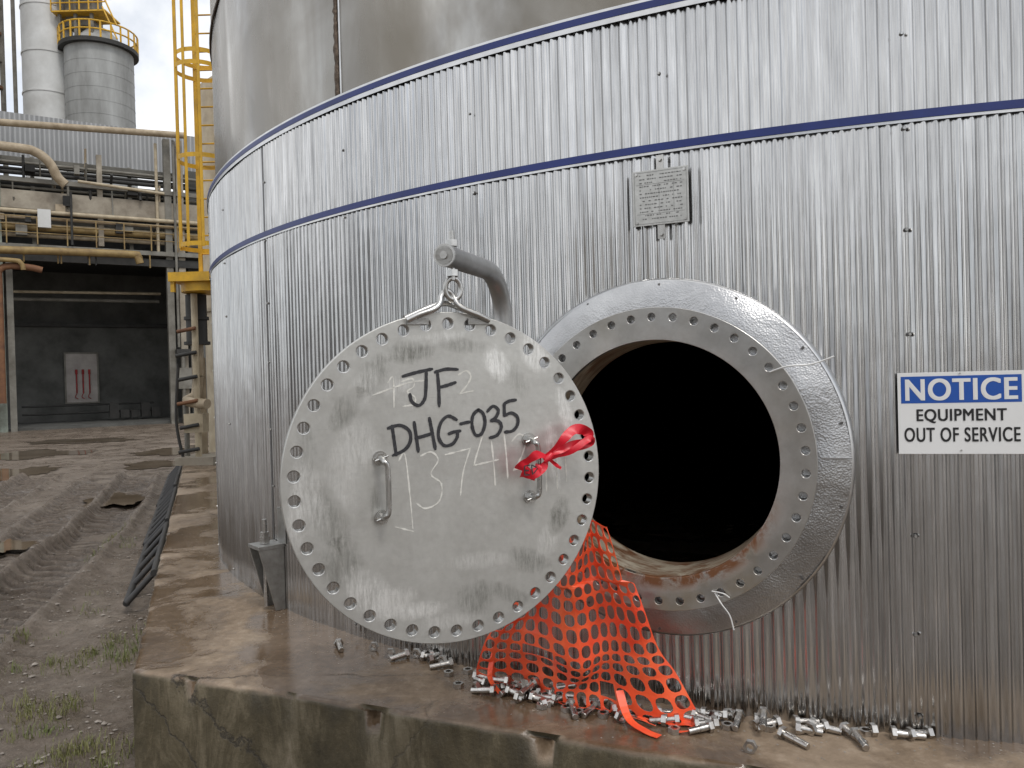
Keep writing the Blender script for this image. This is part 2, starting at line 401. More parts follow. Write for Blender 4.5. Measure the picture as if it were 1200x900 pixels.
ringmesh('interior_shade_ring',720,np.concatenate([np.arange(.5,2.5,.04),[3.2,9.0]]),lambda t:TR-.104+0*t,SHADE_BLACK,(MTH,MZ,.475))  # added dark ring, stands in for shade behind the manhole
ringmesh('lower_blue_band',720,[2.574,2.602],lambda t:TR+.014+0*t,BLUE)
ringmesh('lower_band_lip',720,[2.564,2.574],lambda t:TR+.011+0*t,TRIM)
ringmesh('upper_trim',720,[3.084,3.105],lambda t:TR+.013+0*t,TRIM)
ringmesh('upper_blue_band',720,[3.105,3.132],lambda t:TR+.015+0*t,BLUE)
ringmesh('upper_trim_lip',720,[3.132,3.143],lambda t:TR+.013+0*t,TRIM)
ringmesh('upper_shell',720,[3.05,3.5,4.35,5.2,6.5,9.0],lambda t:TR-.05+.004*np.sin(t*9)+.003*np.sin(t*21),SHELL)
def annul(name,r0,z0,r1,z1,mat,n=720):
    mb=MB(); vs=[];fs=[]
    for i in range(n):
        a=2*pi*i/n; vs.append(tp(a,z0,r0)); vs.append(tp(a,z1,r1))
    for i in range(n):
        j=(i+1)%n; fs.append((2*i,2*i+1,2*j+1,2*j))
    mb.add(vs,fs,mat,True); return mb.build(name,tank)
annul('flashing_cap',TR+.013,3.143,TR-.05,3.168,TRIM)
annul('roof',TR-.05,9.0,.01,9.8,SHELL,180)
mb=MB()
mb.tube([tp(a,4.35,TR-.046) for a in [2*pi*k/360 for k in range(360)]],.009,WELD,6,closed=True)
for (th,z0,z1,w) in ((.747,3.16,4.35,.015),(.40,4.35,6.5,.008),(1.4,3.16,4.35,.008),(-.5,3.16,4.35,.008),(-1.5,4.35,6.5,.008)):
    pts=[tp(th+random.uniform(-.0006,.0006),z0+(z1-z0)*k/60,TR-.048) for k in range(61)]
    mb.tube(pts,w,WELD,8,radii=[w*random.uniform(.7,1.3) for _ in pts])
mb.tube([tp(.7415,3.16,TR-.046),tp(.7415,4.35,TR-.046)],.0055,TRIM,8)
mb.build('shell_welds',tank)
mb=MB()
def screw(th,z):
    p=tp(th,z,TR+.004); n=Vector((-math.sin(th),-math.cos(th),0))
    mb.cyl(p,p+n*.003,.0072,SCREW,12); mb.cyl(p+n*.003,p+n*.010,.0048,STEEL,6)
for k in range(-12,30):
    th=.285+.148*k
    for j,z in enumerate((2.87,2.54,2.2,1.86,1.5,1.18,.853,.56)):
        if abs(th-MTH)*TR<.7 and abs(z-MZ)<.7: continue
        if abs(th-.259)<.045 and 1.43<z<1.75: continue
        if k%2==1 and j in(2,3,5,6) and random.random()<.6: continue
        screw(th+random.uniform(-.0012,.0012),z+random.uniform(-.012,.012))
mb.build('cladding_screws',tank)
mb=MB()
for th,dk in ((.882,1),(.578,0),(1.18,1)):
    for z0,z1 in [(.5,2.562)]+([(2.605,3.083)] if dk else []):
        w=.0009
        mb.add([tp(th-w,z0,TR+.0072),tp(th+w,z0,TR+.004),tp(th+w,z1,TR+.004),tp(th-w,z1,TR+.0072)],[(0,1,2,3)],LAP)
        if dk: mb.add([tp(th-w,z0,TR+.0072),tp(th-w,z1,TR+.0072),tp(th-w-.0002,z1,TR-.001),tp(th-w-.0002,z0,TR-.001)],[(0,1,2,3)],LAP)
mb.build('sheet_side_laps',tank)

# ---------------------------------------------------------------- manhole
def frame_at(th,z,r):
    n=Vector((-math.sin(th),-math.cos(th),0)); X=Vector((math.cos(th),-math.sin(th),0))
    p=tp(th,z,r); return Matrix(((X.x,-n.x,0,p.x),(X.y,-n.y,0,p.y),(0,0,1,p.z),(0,0,0,1)))
man=empty('manhole',mat=frame_at(MTH,MZ,TR))   # local -Y points out of the tank
holed_disc('flange',.542,.425,.507,42,.0145,.028,FLG,man,y=-.150+.014)
mb=MB()
def lathe(prof,mat,n=128,sm=True,jit=0):
    vs=[];fs=[];K=len(prof)
    for i in range(n):
        a=2*pi*i/n
        for (r,y) in prof:
            jj=jit*noise.noise(Vector((math.cos(a)*3,math.sin(a)*3,r*9))) if jit else 0
            vs.append(Vector((r*math.cos(a),y+jj,r*math.sin(a))))
    for i in range(n):
        j=(i+1)%n
        for k in range(K-1): fs.append((i*K+k,i*K+k+1,j*K+k+1,j*K+k))
    mb.add(vs,fs,mat,sm)
lathe([(.4253,-.1485),(.4253,-.02),(.4253,.10)],NECK)
lathe([(.4253,.10),(.47,.10)],NECK)
mb.build('neck',man)
mb=MB(); lathe([(.47,-.12),(.47,.10)],DKST); lathe([(.47,.10),(.66,.12)],DKST); mb.build('neck_outer',man)
mb=MB(); lathe([(.46,-.116),(.53,-.112),(.57,-.104),(.61,-.092),(.643,-.078)],FOIL,160,True,.014); lathe([(.643,-.078),(.652,-.072),(.654,.045)],TRIM,160,True,.006)
mb.box((.55,-.116,.008),(.645,-.084,.012),TRIM)
mb.build('insulation_collar',man)
mb=MB()
for a in [i*pi/7+.2 for i in range(14)]:
    c=Vector((.628*math.cos(a),-.082,.628*math.sin(a))); mb.cyl(c,c+Vector((0,-.007,0)),.005,SCREW,8)
mb.build('collar_rivets',man)
mb=MB()
mb.tube(smoothpath([(.40,-.155,.30),(.46,-.175,.318),(.53,-.155,.322),(.60,-.17,.345)],5),.0030,WIRE,6)
mb.tube(smoothpath([(.20,-.155,-.46),(.225,-.175,-.49),(.25,-.165,-.53),(.262,-.16,-.58)],5),.0024,WIRE,6)
mb.tube(smoothpath([(.19,-.155,-.455),(.23,-.17,-.455),(.25,-.16,-.47)],5),.0024,WIRE,6)
mb.build('tie_wires',man)

# ---------------------------------------------------------------- davit arm
dav=empty('davit_arm')
mb=MB()
dirv=Vector((.085,.25,0)).normalized()
path=[Vector((-.197,2.415,2.13))+dirv*d for d in (0,.15,.3,.36)]
o=path[-1]; R=.17
for k in range(1,13):
    a=k/12*pi/2; path.append(o+dirv*(R*math.sin(a))+Vector((0,0,-R*(1-math.cos(a)))))
path.append(path[-1]+Vector((0,0,-.42)))
mb.tube(path,.034,ARM,28)
p0=path[0]; mb.cyl(p0-dirv*.004,p0+dirv*.004,.036,STEEL,28); mb.cyl(p0-dirv*.0055,p0-dirv*.004,.029,DULL,28); mb.cyl(p0-dirv*.010,p0-dirv*.0055,.012,STEEL,16)
mb.build('arm_pipe',dav)
mb=MB()
pe=path[0]+dirv*.06
mb.cyl(pe+Vector((0,0,.085)),pe+Vector((0,0,-.07)),.009,STEEL,12)
mb.cyl(pe+Vector((0,0,.036)),pe+Vector((0,0,.056)),.019,STEEL,6); mb.cyl(pe+Vector((0,0,-.058)),pe+Vector((0,0,-.038)),.019,STEEL,6)
ring=[pe+Vector((.026*math.cos(a)*math.cos(LB),.026*math.cos(a)*math.sin(LB),-.098+.034*math.sin(a))) for a in [i*2*pi/24 for i in range(24)]]
mb.tube(ring,.0085,STEEL,10,closed=True)
mb.build('lifting_eye',dav)
pb=path[-1]
mb=MB(); mb.cyl(pb+Vector((0,0,.16)),pb+Vector((0,0,.24)),.05,DULL,24); mb.cyl(pb+Vector((0,0,-.02)),pb+Vector((0,0,.05)),.05,DULL,24)
for zz in (.2,.015):
    q=pb+Vector((0,0,zz)); mb.box((q.x-.01,q.y,q.z-.03),(q.x+.012,q.y+.30,q.z+.03),DULL)
mb.build('hinge_bracket',dav)

# ---------------------------------------------------------------- lid
lid=empty('manhole_cover',LC,LB)
holed_disc('cover_plate',LRAD,0,LRAD-.0365,42,.0165,.034,LID,lid,y=.017,bev=.002)
mb=MB()
for i in range(42):
    a=2*pi*(i+.5)/42; c=Vector(((LRAD-.0365)*math.cos(a),-.0003,(LRAD-.0365)*math.sin(a)))
    vs=[];n=18
    for k in range(n):
        b=2*pi*k/n
        vs+=[c+Vector((.0175*math.cos(b),0,.0175*math.sin(b))),c+Vector((.0198*math.cos(b),-.0007,.0198*math.sin(b)))]
    mb.add(vs,[(2*k,2*k+1,(2*k+3)%(2*n),(2*k+2)%(2*n)) for k in range(n)],STEEL)
    vs=[]
    for k in range(n):
        b=2*pi*k/n
        vs+=[c+Vector((.0163*math.cos(b),.001,.0163*math.sin(b))),c+Vector((.0163*math.cos(b),.033,.0163*math.sin(b)))]
    mb.add(vs,[(2*k,2*k+1,(2*k+3)%(2*n),(2*k+2)%(2*n)) for k in range(n)],STEEL,True)
mb.build('hole_rims',lid)
def stroke(mb,pts,w,mat,y,sm=5,jit=.12):
    P=[Vector((lp(*p)[0],y,lp(*p)[1])) for p in pts]
    if len(P)>2: P=smoothpath(P,sm)
    else: P=[P[0].lerp(P[1],k/6) for k in range(7)]
    T=(P[1]-P[0]).normalized(); P[0]=P[0]-T*.003; T=(P[-1]-P[-2]).normalized(); P[-1]=P[-1]+T*.003
    ws=[w*(1+random.uniform(-jit,jit)) for _ in P]; ws[0]*=.6; ws[-1]*=.55
    mb.ribbon(P,ws,(0,1,0),mat)
mb=MB()
ink=[[(475,440),(492,436),(510,433)],[(503,435),(502,455),(500,468),(493,475),(485,470),(483,461)],
[(516,437),(517,456),(517,477)],[(513,437),(526,434),(540,435)],[(517,455),(527,453),(537,450)],
[(461,497),(463,514),(465,532)],[(456,500),(470,497),(481,504),(482,516),(475,526),(461,532)],
[(487,494),(489,511),(491,529)],[(505,490),(508,508),(511,527)],[(488,513),(498,511),(509,508)],
[(537,494),(527,489),(518,497),(515,512),(521,523),(531,522),(537,514),(537,508)],[(527,510),(533,508),(541,507)],[(541,499),(546,498),(552,497)],
[(563,483),(556,490),(555,503),(559,513),(566,511),(570,499),(568,488),(562,483)],
[(573,486),(580,480),(586,485),(583,493),(577,497)],[(577,497),(586,498),(589,505),(584,514),(575,517)],
[(607,474),(599,475),(593,478)],[(593,478),(593,486),(593,492)],[(593,492),(601,489),(608,494),(608,503),(602,510),(593,511)]]
for i_,s in enumerate(ink): stroke(mb,s,.0108,INK,-.0016-.00005*i_)
mb.build('marker_writing',lid)
mb=MB()
ch=[[(468,538),(475,531),(479,570),(482,618)],[(494,534),(506,530),(514,540),(505,556),(517,568),(514,588),(498,596),(488,590)],
[(523,534),(538,531),(552,528)],[(552,528),(543,555),(539,582)],[(566,516),(558,540),(556,548)],[(556,548),(568,546),(584,543)],[(577,522),(579,548),(580,572)],
[(592,514),(594,540),(595,565)],[(601,522),(610,514),(617,522),(612,540),(602,556)],[(602,556),(612,554),(622,553)],[(462,616),(482,622)],
[(458,446),(464,441),(464,475)],[(474,446),(486,443),(488,452),(480,458),(489,465),(487,473),(475,475)],[(541,441),(550,437),(555,444),(550,454),(541,464)],[(541,464),(549,462),(557,461)],
[(640,545),(640,582)],[(652,540),(653,580)],[(663,545),(664,572)],[(440,460),(480,448),(500,446)]]
for s in ch: stroke(mb,s,.0048,CHALK,-.0009,5,.5)
mb.build('chalk_writing',lid)
def handle(name,uc,v0,v1):
    mb=MB(); X,Z1=lp(uc,v0); _,Z0=lp(uc,v1)
    off=.012
    mb.tube(smoothpath([(X-off,-.001,Z1),(X-off,-.03,Z1),(X-off+.004,-.052,Z1-.008),(X,-.055,Z1-.03),(X,-.055,Z0+.03),(X-off+.004,-.052,Z0+.008),(X-off,-.03,Z0),(X-off,-.001,Z0)],5),.0085,STEEL,12)
    for zz in (Z1,Z0):
        mb.cyl((X-off,-.001,zz),(X-off,-.010,zz),.022,STEEL,20)
        mb.cyl((X-off,-.010,zz),(X-off,-.024,zz),.0165,STEEL,6)
        mb.tube([(X-off-.02,-.03,zz-.006),(X-off+.02,-.034,zz+.008)],.003,STEEL,6)
    return mb.build(name,lid,.0005)
handle('lift_handle',450,534,603); handle('grip_handle',624,521,588)
mb=MB()
zt=LRAD
hp=[(-.135,-.012,zt-.028),(-.10,-.016,zt-.012),(-.055,-.018,zt+.004),(-.03,-.012,zt+.022),(-.018,0,zt+.052),(0,0,zt+.066),(.018,0,zt+.052),(.03,-.012,zt+.022),(.055,-.018,zt+.004),(.10,-.016,zt-.012),(.135,-.012,zt-.028)]
mb.tube(smoothpath(hp,6),.0095,STEEL,12)
mb.tube(smoothpath([(-.135,.016,zt-.02),(-.06,.03,zt+.012),(0,.028,zt+.03),(.06,.03,zt+.012),(.135,.016,zt-.02)],6),.0095,STEEL,12)
for k in (-1,1): mb.box((k*.10-.035,-.010,zt-.040),(k*.10+.035,.04,zt-.020),DULL)
mb.build('hanger_bail',lid)
# red ribbon
mb=MB()
def rib(pts,w,nrm=(0,1,0)):
    P=[Vector((lp(u,v)[0],-y,lp(u,v)[1])) for u,v,y in pts]; P=smoothpath(P,6)
    vs=[];n=len(P)
    for i,p in enumerate(P):
        T=(P[min(i+1,n-1)]-P[max(i-1,0)]).normalized(); nn=Vector(nrm); nn.rotate(Matrix.Rotation(.7*math.sin(i*.45),3,T)); S=T.cross(nn).normalized()
        ww=w(i/(n-1)) if callable(w) else w
        vs+=[p-S*ww/2,p+T.cross(S)*.004*math.sin(i),p+S*ww/2]
    mb.add(vs,[(3*i+k,3*i+k+1,3*i+4+k,3*i+3+k) for i in range(n-1) for k in (0,1)],RED,True)
rib([(630,540,.07),(645,524,.085),(662,510,.08),(678,514,.075),(676,524,.07),(655,530,.068),(632,541,.066)],lambda a:.018+.018*math.sin(pi*a))
rib([(632,541,.072),(655,536,.08),(677,521,.09),(681,527,.07),(660,534,.066),(634,543,.06)],lambda a:.012+.012*math.sin(pi*a))
rib([(632,541,.072),(618,536,.09),(603,545,.095),(600,554,.088)],lambda a:.014+.042*a)
rib([(600,554,.088),(612,558,.082),(626,552,.074),(632,542,.07)],lambda a:.046-.028*a)
rib([(632,541,.075),(640,549,.08),(648,554,.07)],.012)
rib([(622,548,.072),(618,558,.078),(614,566,.07)],.024)
kx,kz=lp(632,541)
mb.tube([(kx-.012,-.072,kz-.008),(kx,-.078,kz),(kx+.012,-.072,kz+.01)],.011,RED,10)
for (u,v,du,dv) in ((601,548,0,10),(601,548,6,-1),(601,553,5,0),(601,558,6,0),(609,547,1,11),(609,547,6,3),(616,551,-5,6)):
    a=lp(u,v);c=lp(u+du,v+dv); mb.ribbon([Vector((a[0],-.102,a[1])),Vector((c[0],-.102,c[1]))],.004,(0,1,0),INK)
mb.build('red_ribbon_tie',lid)

# ---------------------------------------------------------------- notice sign
a=Vector((1.3025,2.65,0)); c_=Vector((1.6657,2.55,0)); X=(c_-a).normalized(); nrm=Vector((X.y,-X.x,0)); mid=(a+c_)/2+nrm*.018; mid.z=1.590
W=.377;H=.272
sg=empty('notice_sign',mat=Matrix(((X.x,-nrm.x,0,mid.x),(X.y,-nrm.y,0,mid.y),(0,0,1,mid.z),(0,0,0,1))))
mb=MB(); mb.box((-W/2,0,-H/2),(W/2,.002,H/2),SIGNW); mb.build('sign_board',sg,.0006)
mb=MB()
def sxy(u,v): return ((u-1124)/148*W, (484.-v)/97*H)  # image pixel coordinates to metres on the sign board
x0,z1=sxy(1054,440);x1,z0=sxy(1194.5,472)
mb.add([(x0,-.0006,z0),(x1,-.0006,z0),(x1,-.0006,z1),(x0,-.0006,z1)],[(0,1,2,3)],SIGNB)
mb.build('blue_header',sg)
def st(nm,s,u0,u1,v0,v1,mat,bold,sp=1.):
    X0,Z1=sxy(u0,v0);X1,Z0=sxy(u1,v1); fit_text(nm,s,X0,X1,Z0,Z1,-.0012,mat,sg,bold,sp)
st('header_text','NOTICE',1059,1190,443,469,SIGNW,.0024,1.08)
st('equipment_text','EQUIPMENT',1072,1177,479,496,SIGNK,.0011,1.08)
st('out_of_service_text','OUT OF SERVICE',1057,1192,501,518,SIGNK,.0009,1.10)
mb=MB()
for (px,pz) in ((0,H/2-.005),(0,-H/2+.012)):
    mb.cyl((px,0,pz),(px,-.003,pz),.003,STEEL,10)
mb.build('sign_rivets',sg)

# ---------------------------------------------------------------- nameplate
npl=empty('nameplate',mat=frame_at(.433,2.402,TR+.02))
mb=MB(); mb.box((-.105,0,-.103),(.105,.003,.103),PLATE); mb.build('plate',npl,.0012)
mb=MB(); mb.box((-.014,.004,-.155),(.014,.009,.155),STEEL)
for z in(-.138,.138): mb.cyl((0,.004,z),(0,-.006,z),.008,STEEL,6)
for x in(-.09,.09):
    for z in(-.09,.09): mb.cyl((x,0,z),(x,-.004,z),.0055,STEEL,10)
mb.build('mounting_strap',npl)
mb=MB()
def seg(x0,z0,x1,z1,mat=PLTXT,y=-.0005): mb.add([(x0,y,z0),(x1,y,z0),(x1,y,z1),(x0,y,z1)],[(0,1,2,3)],mat)
for (x0,z0,x1,z1) in ((-.098,.095,.098,.0962),(-.098,-.0962,.098,-.095),(-.098,-.096,-.0968,.096),(.0968,-.096,.098,.096),(-.09,.05,.09,.051),(-.09,-.06,.09,-.059),(-.005,-.06,-.004,.05),(.05,-.06,.051,.05)): seg(x0,z0,x1,z1)
for r in range(13):
    z=.084-r*.0135
    x=-.078
    while x<.078:
        w=random.uniform(.003,.010)
        if random.random()<.68: seg(x,z-.0020,x+w,z+.0020,PLTXT,-.0007)
        x+=w+.003
mb.build('engraving',npl)

# ---------------------------------------------------------------- anchor chair
anc=empty('anchor_chair',mat=frame_at(.868,0,TR))
mb=MB()
mb.box((-.075,-.15,.845),(.075,-.004,.865),DULL)
for x in(-.07,.058):
    mb.add([(x,-.006,.845),(x,-.148,.845),(x,-.06,.502),(x,-.006,.502),(x+.012,-.006,.845),(x+.012,-.148,.845),(x+.012,-.06,.502),(x+.012,-.006,.502)],[(0,1,2,3),(7,6,5,4),(0,4,5,1),(1,5,6,2),(2,6,7,3),(3,7,4,0)],DULL)
mb.box((.01,-.014,.865),(.105,-.008,1.06),DULL)
mb.cyl((0,-.085,.52),(0,-.085,1.0),.013,STEEL,14); mb.cyl((0,-.085,.867),(0,-.085,.905),.028,STEEL,6); mb.cyl((0,-.085,.905),(0,-.085,.93),.024,STEEL,6)
mb.build('chair',anc,.001)

# ---------------------------------------------------------------- pad
pad_poly=[(-1.71,3.44),(2.83,1.55),(7.4,3.42),(9.3,8.0),(7.5,12.6),(4,19),(-7.03,16.9)]
mb=MB(); out=[]
n=len(pad_poly)
for i in range(n):
    a=Vector(pad_poly[i]+(0,)); b=Vector(pad_poly[(i+1)%n]+(0,)); Ln=(b-a).length
    k=max(2,int(Ln/.02)) if i in(0,n-1) else 20
    d=(b-a).normalized(); nr=Vector((d.y,-d.x,0))
    for j in range(k): out.append((a+d*Ln*j/k,nr))
M_=len(out)
levels=[(-.030,0),(-.014,-.001),(-.003,-.010),(.0,-.026),(.002,-.12),(.003,-.25),(.004,-.4),(.006,-.62)]
vs=[]
for li,(off,dz) in enumerate(levels):
    for (p,nr) in out:
        nn=noise.noise(Vector((p.x*3,p.y*3,li*.15)))*.010+noise.noise(Vector((p.x*18,p.y*18,li*.8)))*.007
        chip=max(0,noise.noise(Vector((p.x*6,p.y*6,9)))-.32)*.16 if li in(1,2,3) else 0
        q=p+nr*(off+(nn if li>0 else nn*.5)-chip); vs.append((q.x,q.y,PADZ+dz-(chip*.6 if li<3 else 0)))
fs=[(l*M_+j,(l+1)*M_+j,(l+1)*M_+(j+1)%M_,l*M_+(j+1)%M_) for l in range(len(levels)-1) for j in range(M_)]
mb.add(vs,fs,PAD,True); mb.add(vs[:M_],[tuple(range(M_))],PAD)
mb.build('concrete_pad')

# ---------------------------------------------------------------- ground
def cxr(y): return float(np.interp(y,[0,3,5.3,7.5,11,16,30],[-2.3,-2.95,-3.6,-4.2,-5.4,-7.4,-13]))
WET_SHADE=[0.]
def gz(x,y):
    h=.045*noise.noise(Vector((x*.8,y*.8,0)))+.024*noise.noise(Vector((x*3,y*3,5)))+.014*noise.noise(Vector((x*9,y*9,2)))
    wet_shade=0.
    for off0,dep in ((-.22,1.5),(-.95,1.3),(-2.2,1.4),(-2.95,1.),(-4.2,1.1)):
        o=(x-cxr(y)-off0)*.93+.05*noise.noise(Vector((y*.5,off0,0)))
        if abs(o)<.5:
            e=math.exp(-(abs(o)/.26)**6); h-=.055*dep*e
            h+=.045*dep*math.exp(-((abs(o)-.33)/.07)**2)
            w=math.sin((y/.19+abs(o)*2.6)*2*pi); br=max(.2,.75+.8*noise.noise(Vector((x*1.5,y*1.5,8))))
            h+=.036*dep*e*br*(1 if w>.1 else -.45)
            wet_shade=max(wet_shade,e*br*(0.15 if w>.1 else 1.))  # tread lows: painted shade together with damp mud
    WET_SHADE[0]=wet_shade+max(0,min(1,-h*9-.2))
    return h
def grid(name,x0,x1,y0,y1,st,fade):
    nx=int((x1-x0)/st)+1; ny=int((y1-y0)/st)+1; vs=[];wt=[]
    for j in range(ny):
        for i in range(nx):
            x=x0+i*st;y=y0+j*st; z=gz(x,y); wt.append(min(1,WET_SHADE[0]))
            e=min(x-x0,x1-x,y-y0,y1-y); z-=max(0,1-e/fade)*.16
            vs.append((x,y,z))
    fs=[(j*nx+i,j*nx+i+1,(j+1)*nx+i+1,(j+1)*nx+i) for j in range(ny-1) for i in range(nx-1)]
    me=bpy.data.meshes.new(name); me.from_pydata(vs,[],fs); me.polygons.foreach_set('use_smooth',[True]*len(fs)); me.materials.append(MUD)
    at=me.attributes.new('wet_shade','FLOAT','POINT'); at.data.foreach_set('value',wt)
    o=bpy.data.objects.new(name,me); col.objects.link(o); return o
grid('muddy_ground',-10.5,-1.0,1.5,16.,.033,.4)
mb=MB()
mb.add([(-900,-900,-.07),(900,-900,-.07),(900,900,-.07),(-900,900,-.07)],[(0,1,2,3)],MUD); mb.build('yard_ground')
mb=MB()
for (cx,cy,rx,ry,z,s) in ((-10.9,17.2,.8,1.2,-.058,1),(-8.4,18.2,.7,.8,-.058,2),(-6.25,12.1,.42,.75,.012,3),(-5.85,8.7,.42,.5,.004,4),(-13.5,22,1.4,1.6,-.058,5),(-9.6,21.5,.9,1.0,-.058,6),(-15,27,2.0,1.0,-.058,7),(-7.6,10.4,.4,.6,.0,8)):
    pts=[]
    for k in range(60):
        a=2*pi*k/60; q=1+.6*noise.noise(Vector((math.cos(a)*1.4,math.sin(a)*1.4,s*3.1)))+.3*noise.noise(Vector((math.cos(a)*5,math.sin(a)*5,s)))+.1*noise.noise(Vector((math.cos(a)*15,math.sin(a)*15,s)))
        lx,ly=rx*q*math.cos(a),ry*q*math.sin(a); pts.append((cx+lx-.31*ly,cy+ly,z))
    mb.add(pts,[tuple(range(60))],PUD)
mb.build('puddles')
mb=MB()
ico=[(0,0,1),(.9,0,.3),(.28,.85,.3),(-.72,.53,.3),(-.72,-.53,.3),(.28,-.85,.3),(0,0,-.6)]
icf=[(0,1,2),(0,2,3),(0,3,4),(0,4,5),(0,5,1),(6,2,1),(6,3,2),(6,4,3),(6,5,4),(6,1,5)]
for _ in range(3600):
    y=2.5+13*random.random()**1.6; x=-1.75-.395*(y-3.44)-abs(random.gauss(0,2.4))-.05
    if x<-10.2: continue
    s=random.uniform(.004,.013)*(1.8 if random.random()<.08 else 1); z=gz(x,y); a=random.uniform(0,6.28)
    M=Matrix.Translation((x,y,z+s*.2))@Matrix.Rotation(a,4,'Z')@Matrix.Diagonal((s*random.uniform(.8,1.6),s,s*random.uniform(.5,.9),1))
    mb.add([M@Vector(p) for p in ico],icf,PEB)
mb.build('gravel')
def surfy(x): return TC[1]-math.sqrt(TR**2-(x-TC[0])**2)
mb=MB()
for _ in range(900):
    th=random.uniform(.1,1.35); dd=.01+abs(random.gauss(0,.16)); p=tp(th,PADZ,TR+dd)
    if (p.x+1.71)*.385+(p.y-3.44)*.923<.05: continue
    s=random.uniform(.0015,.0045); M=Matrix.Translation(p)@Matrix.Rotation(random.uniform(0,6),4,'Z')@Matrix.Diagonal((s*1.4,s,s*.7,1))
    mb.add([M@Vector(q) for q in ico],icf,PEB)
mb.build('grit_on_pad')
mb=MB()
def tuft(cx,cy,n,h,sp):
    for _ in range(n):
        x=cx+random.gauss(0,sp);y=cy+random.gauss(0,sp)
        if (x+1.71)*.93+(y-3.44)*.367>-.02 and y>3.3: continue
        z=gz(x,y)-.005; a=random.uniform(0,6.28);hh=h*random.uniform(.4,1.2);ln=random.uniform(.2,.9)*hh;w=random.uniform(.0015,.003)
        d=Vector((math.cos(a),math.sin(a),0));s=Vector((-d.y,d.x,0))*w; p=Vector((x,y,z))
        m1=p+d*ln*.3+Vector((0,0,hh*.6)); m2=p+d*ln+Vector((0,0,hh*.95))
        mb.add([p-s,p+s,m1+s*.8,m1-s*.8,m2],[(0,1,2,3),(3,2,4)],GRASS)
for _ in range(190):
    y=random.uniform(2.9,5.6); x=-1.75-.395*(y-3.44)-abs(random.gauss(0,.45))-.06
    if noise.noise(Vector((x*1.7,y*1.7,3)))<.06: continue
    tuft(x,y,random.randint(6,34),random.uniform(.025,.08),random.uniform(.02,.07))
for _ in range(16):
    y=random.uniform(5.5,10); x=-1.75-.395*(y-3.44)-random.uniform(.45,.8); tuft(x,y,14,.07,.05)
mb.build('grass')

# ---------------------------------------------------------------- plastic cable tray lying against pad side
mb=MB()
d=Vector((-.367,.93,0)).normalized(); nl=Vector((-.93,-.367,0))
s0=Vector((-1.71,3.44,0))+d*2.85
def tpnt(s,off,z): return s0+d*s+nl*off+Vector((0,0,z))
segs=[(0,2.3,.27,.09,.02,.30,.46),(2.4,5.2,.29,.09,.02,.32,.46),(5.3,9.2,.31,.08,.03,.34,.55)]
for (a,b_,o0,z0,o1,z1,sp) in segs:
    mb.tube([tpnt(a,o0,z0),tpnt(b_,o0,z0)],.028,BLACKP,8); mb.tube([tpnt(a,o1+.05,z1),tpnt(b_,o1+.05,z1)],.028,BLACKP,8)
    k=int((b_-a)/sp)
    for i in range(k+1):
        s=a+(b_-a)*i/k; mb.tube([tpnt(s,o0,z0),tpnt(s+.03,o1+.05,z1)],.024,BLACKP,8)
mb.build('cable_tray')

# ---------------------------------------------------------------- safety net
def netsurf(s,t):
    tt=min(t,1.)
    Lx=Vector((.14,2.90,1.20)).lerp(Vector((-.17,3.20,.52)),tt**.8); Rx=Vector((.315,2.775,1.22)).lerp(Vector((.61,2.80,.52)),tt**1.05)
    Lx.x+=-.03*math.sin(pi*tt); Rx.x+=.035*math.sin(pi*tt)*(-1 if tt<.3 else .3)
    p=Lx.lerp(Rx,s)
    fold=(.06*(1-tt)+.02)*math.sin(s*14+tt*2.2)+.035*math.sin(s*5+1-tt*3)*tt
    p.y-=.03*math.sin(pi*tt)+fold*.9+.07*math.sin(pi*s)*tt
    p.x+=.03*math.sin(s*8+tt*6)*tt
    p.z+=.05*noise.noise(Vector((s*3,t*4,1)))*tt
    p.y+=.03*noise.noise(Vector((s*5,t*5,7)))
    if t>1: p.y-=(t-1)*.9*(.5+.5*math.sin(s*9)); p.x+=(t-1)*.35
    lift=.03*abs(noise.noise(Vector((s*6,t*6,4))))
    p.z=max(p.z,.505+lift) if t<=1 else .506+lift
    return p
mb=MB(); NS,NT=14,15
K=12
for i in range(NS):
    for j in range(NT):
        s0_,s1_=i/NS,(i+1)/NS; t0_,t1_=j/NT*1.10,(j+1)/NT*1.10
        if j>=NT-1 and (noise.noise(Vector((i*.5,3,1)))>.0): continue
        if (i,j) in ((3,9),(4,9),(9,12)): continue
        vs=[];fs=[]
        for k in range(K):
            a=2*pi*(k+.5)/K; ca,sa=math.cos(a),math.sin(a)
            m_=max(abs(ca),abs(sa)); ox,oy=.5+.5*ca/m_,.5+.5*sa/m_
            ix,iy=.5+.40*ca*(abs(ca)**-.15),.5+.42*sa*(abs(sa)**-.15)
            vs.append(netsurf(s0_+(s1_-s0_)*ox,t0_+(t1_-t0_)*oy)); vs.append(netsurf(s0_+(s1_-s0_)*ix,t0_+(t1_-t0_)*iy))
        for k in range(K):
            l=(k+1)%K; fs.append((2*k,2*l,2*l+1,2*k+1))
        mb.add(vs,fs,NET,False)
tl=smoothpath([(.36,2.83,.60),(.38,2.76,.53),(.43,2.70,.51),(.47,2.66,.508)],5)
mb.ribbon(tl,.03,(0,0,1),NET)
tl=smoothpath([(-.10,3.14,.66),(-.12,3.10,.56),(-.08,3.06,.51)],5); mb.ribbon(tl,.02,(0,0,1),NET)
ne=mb.build('orange_safety_net')
md=ne.modifiers.new('w','WELD'); md.merge_threshold=.0004
md=ne.modifiers.new('s','SOLIDIFY'); md.thickness=.002

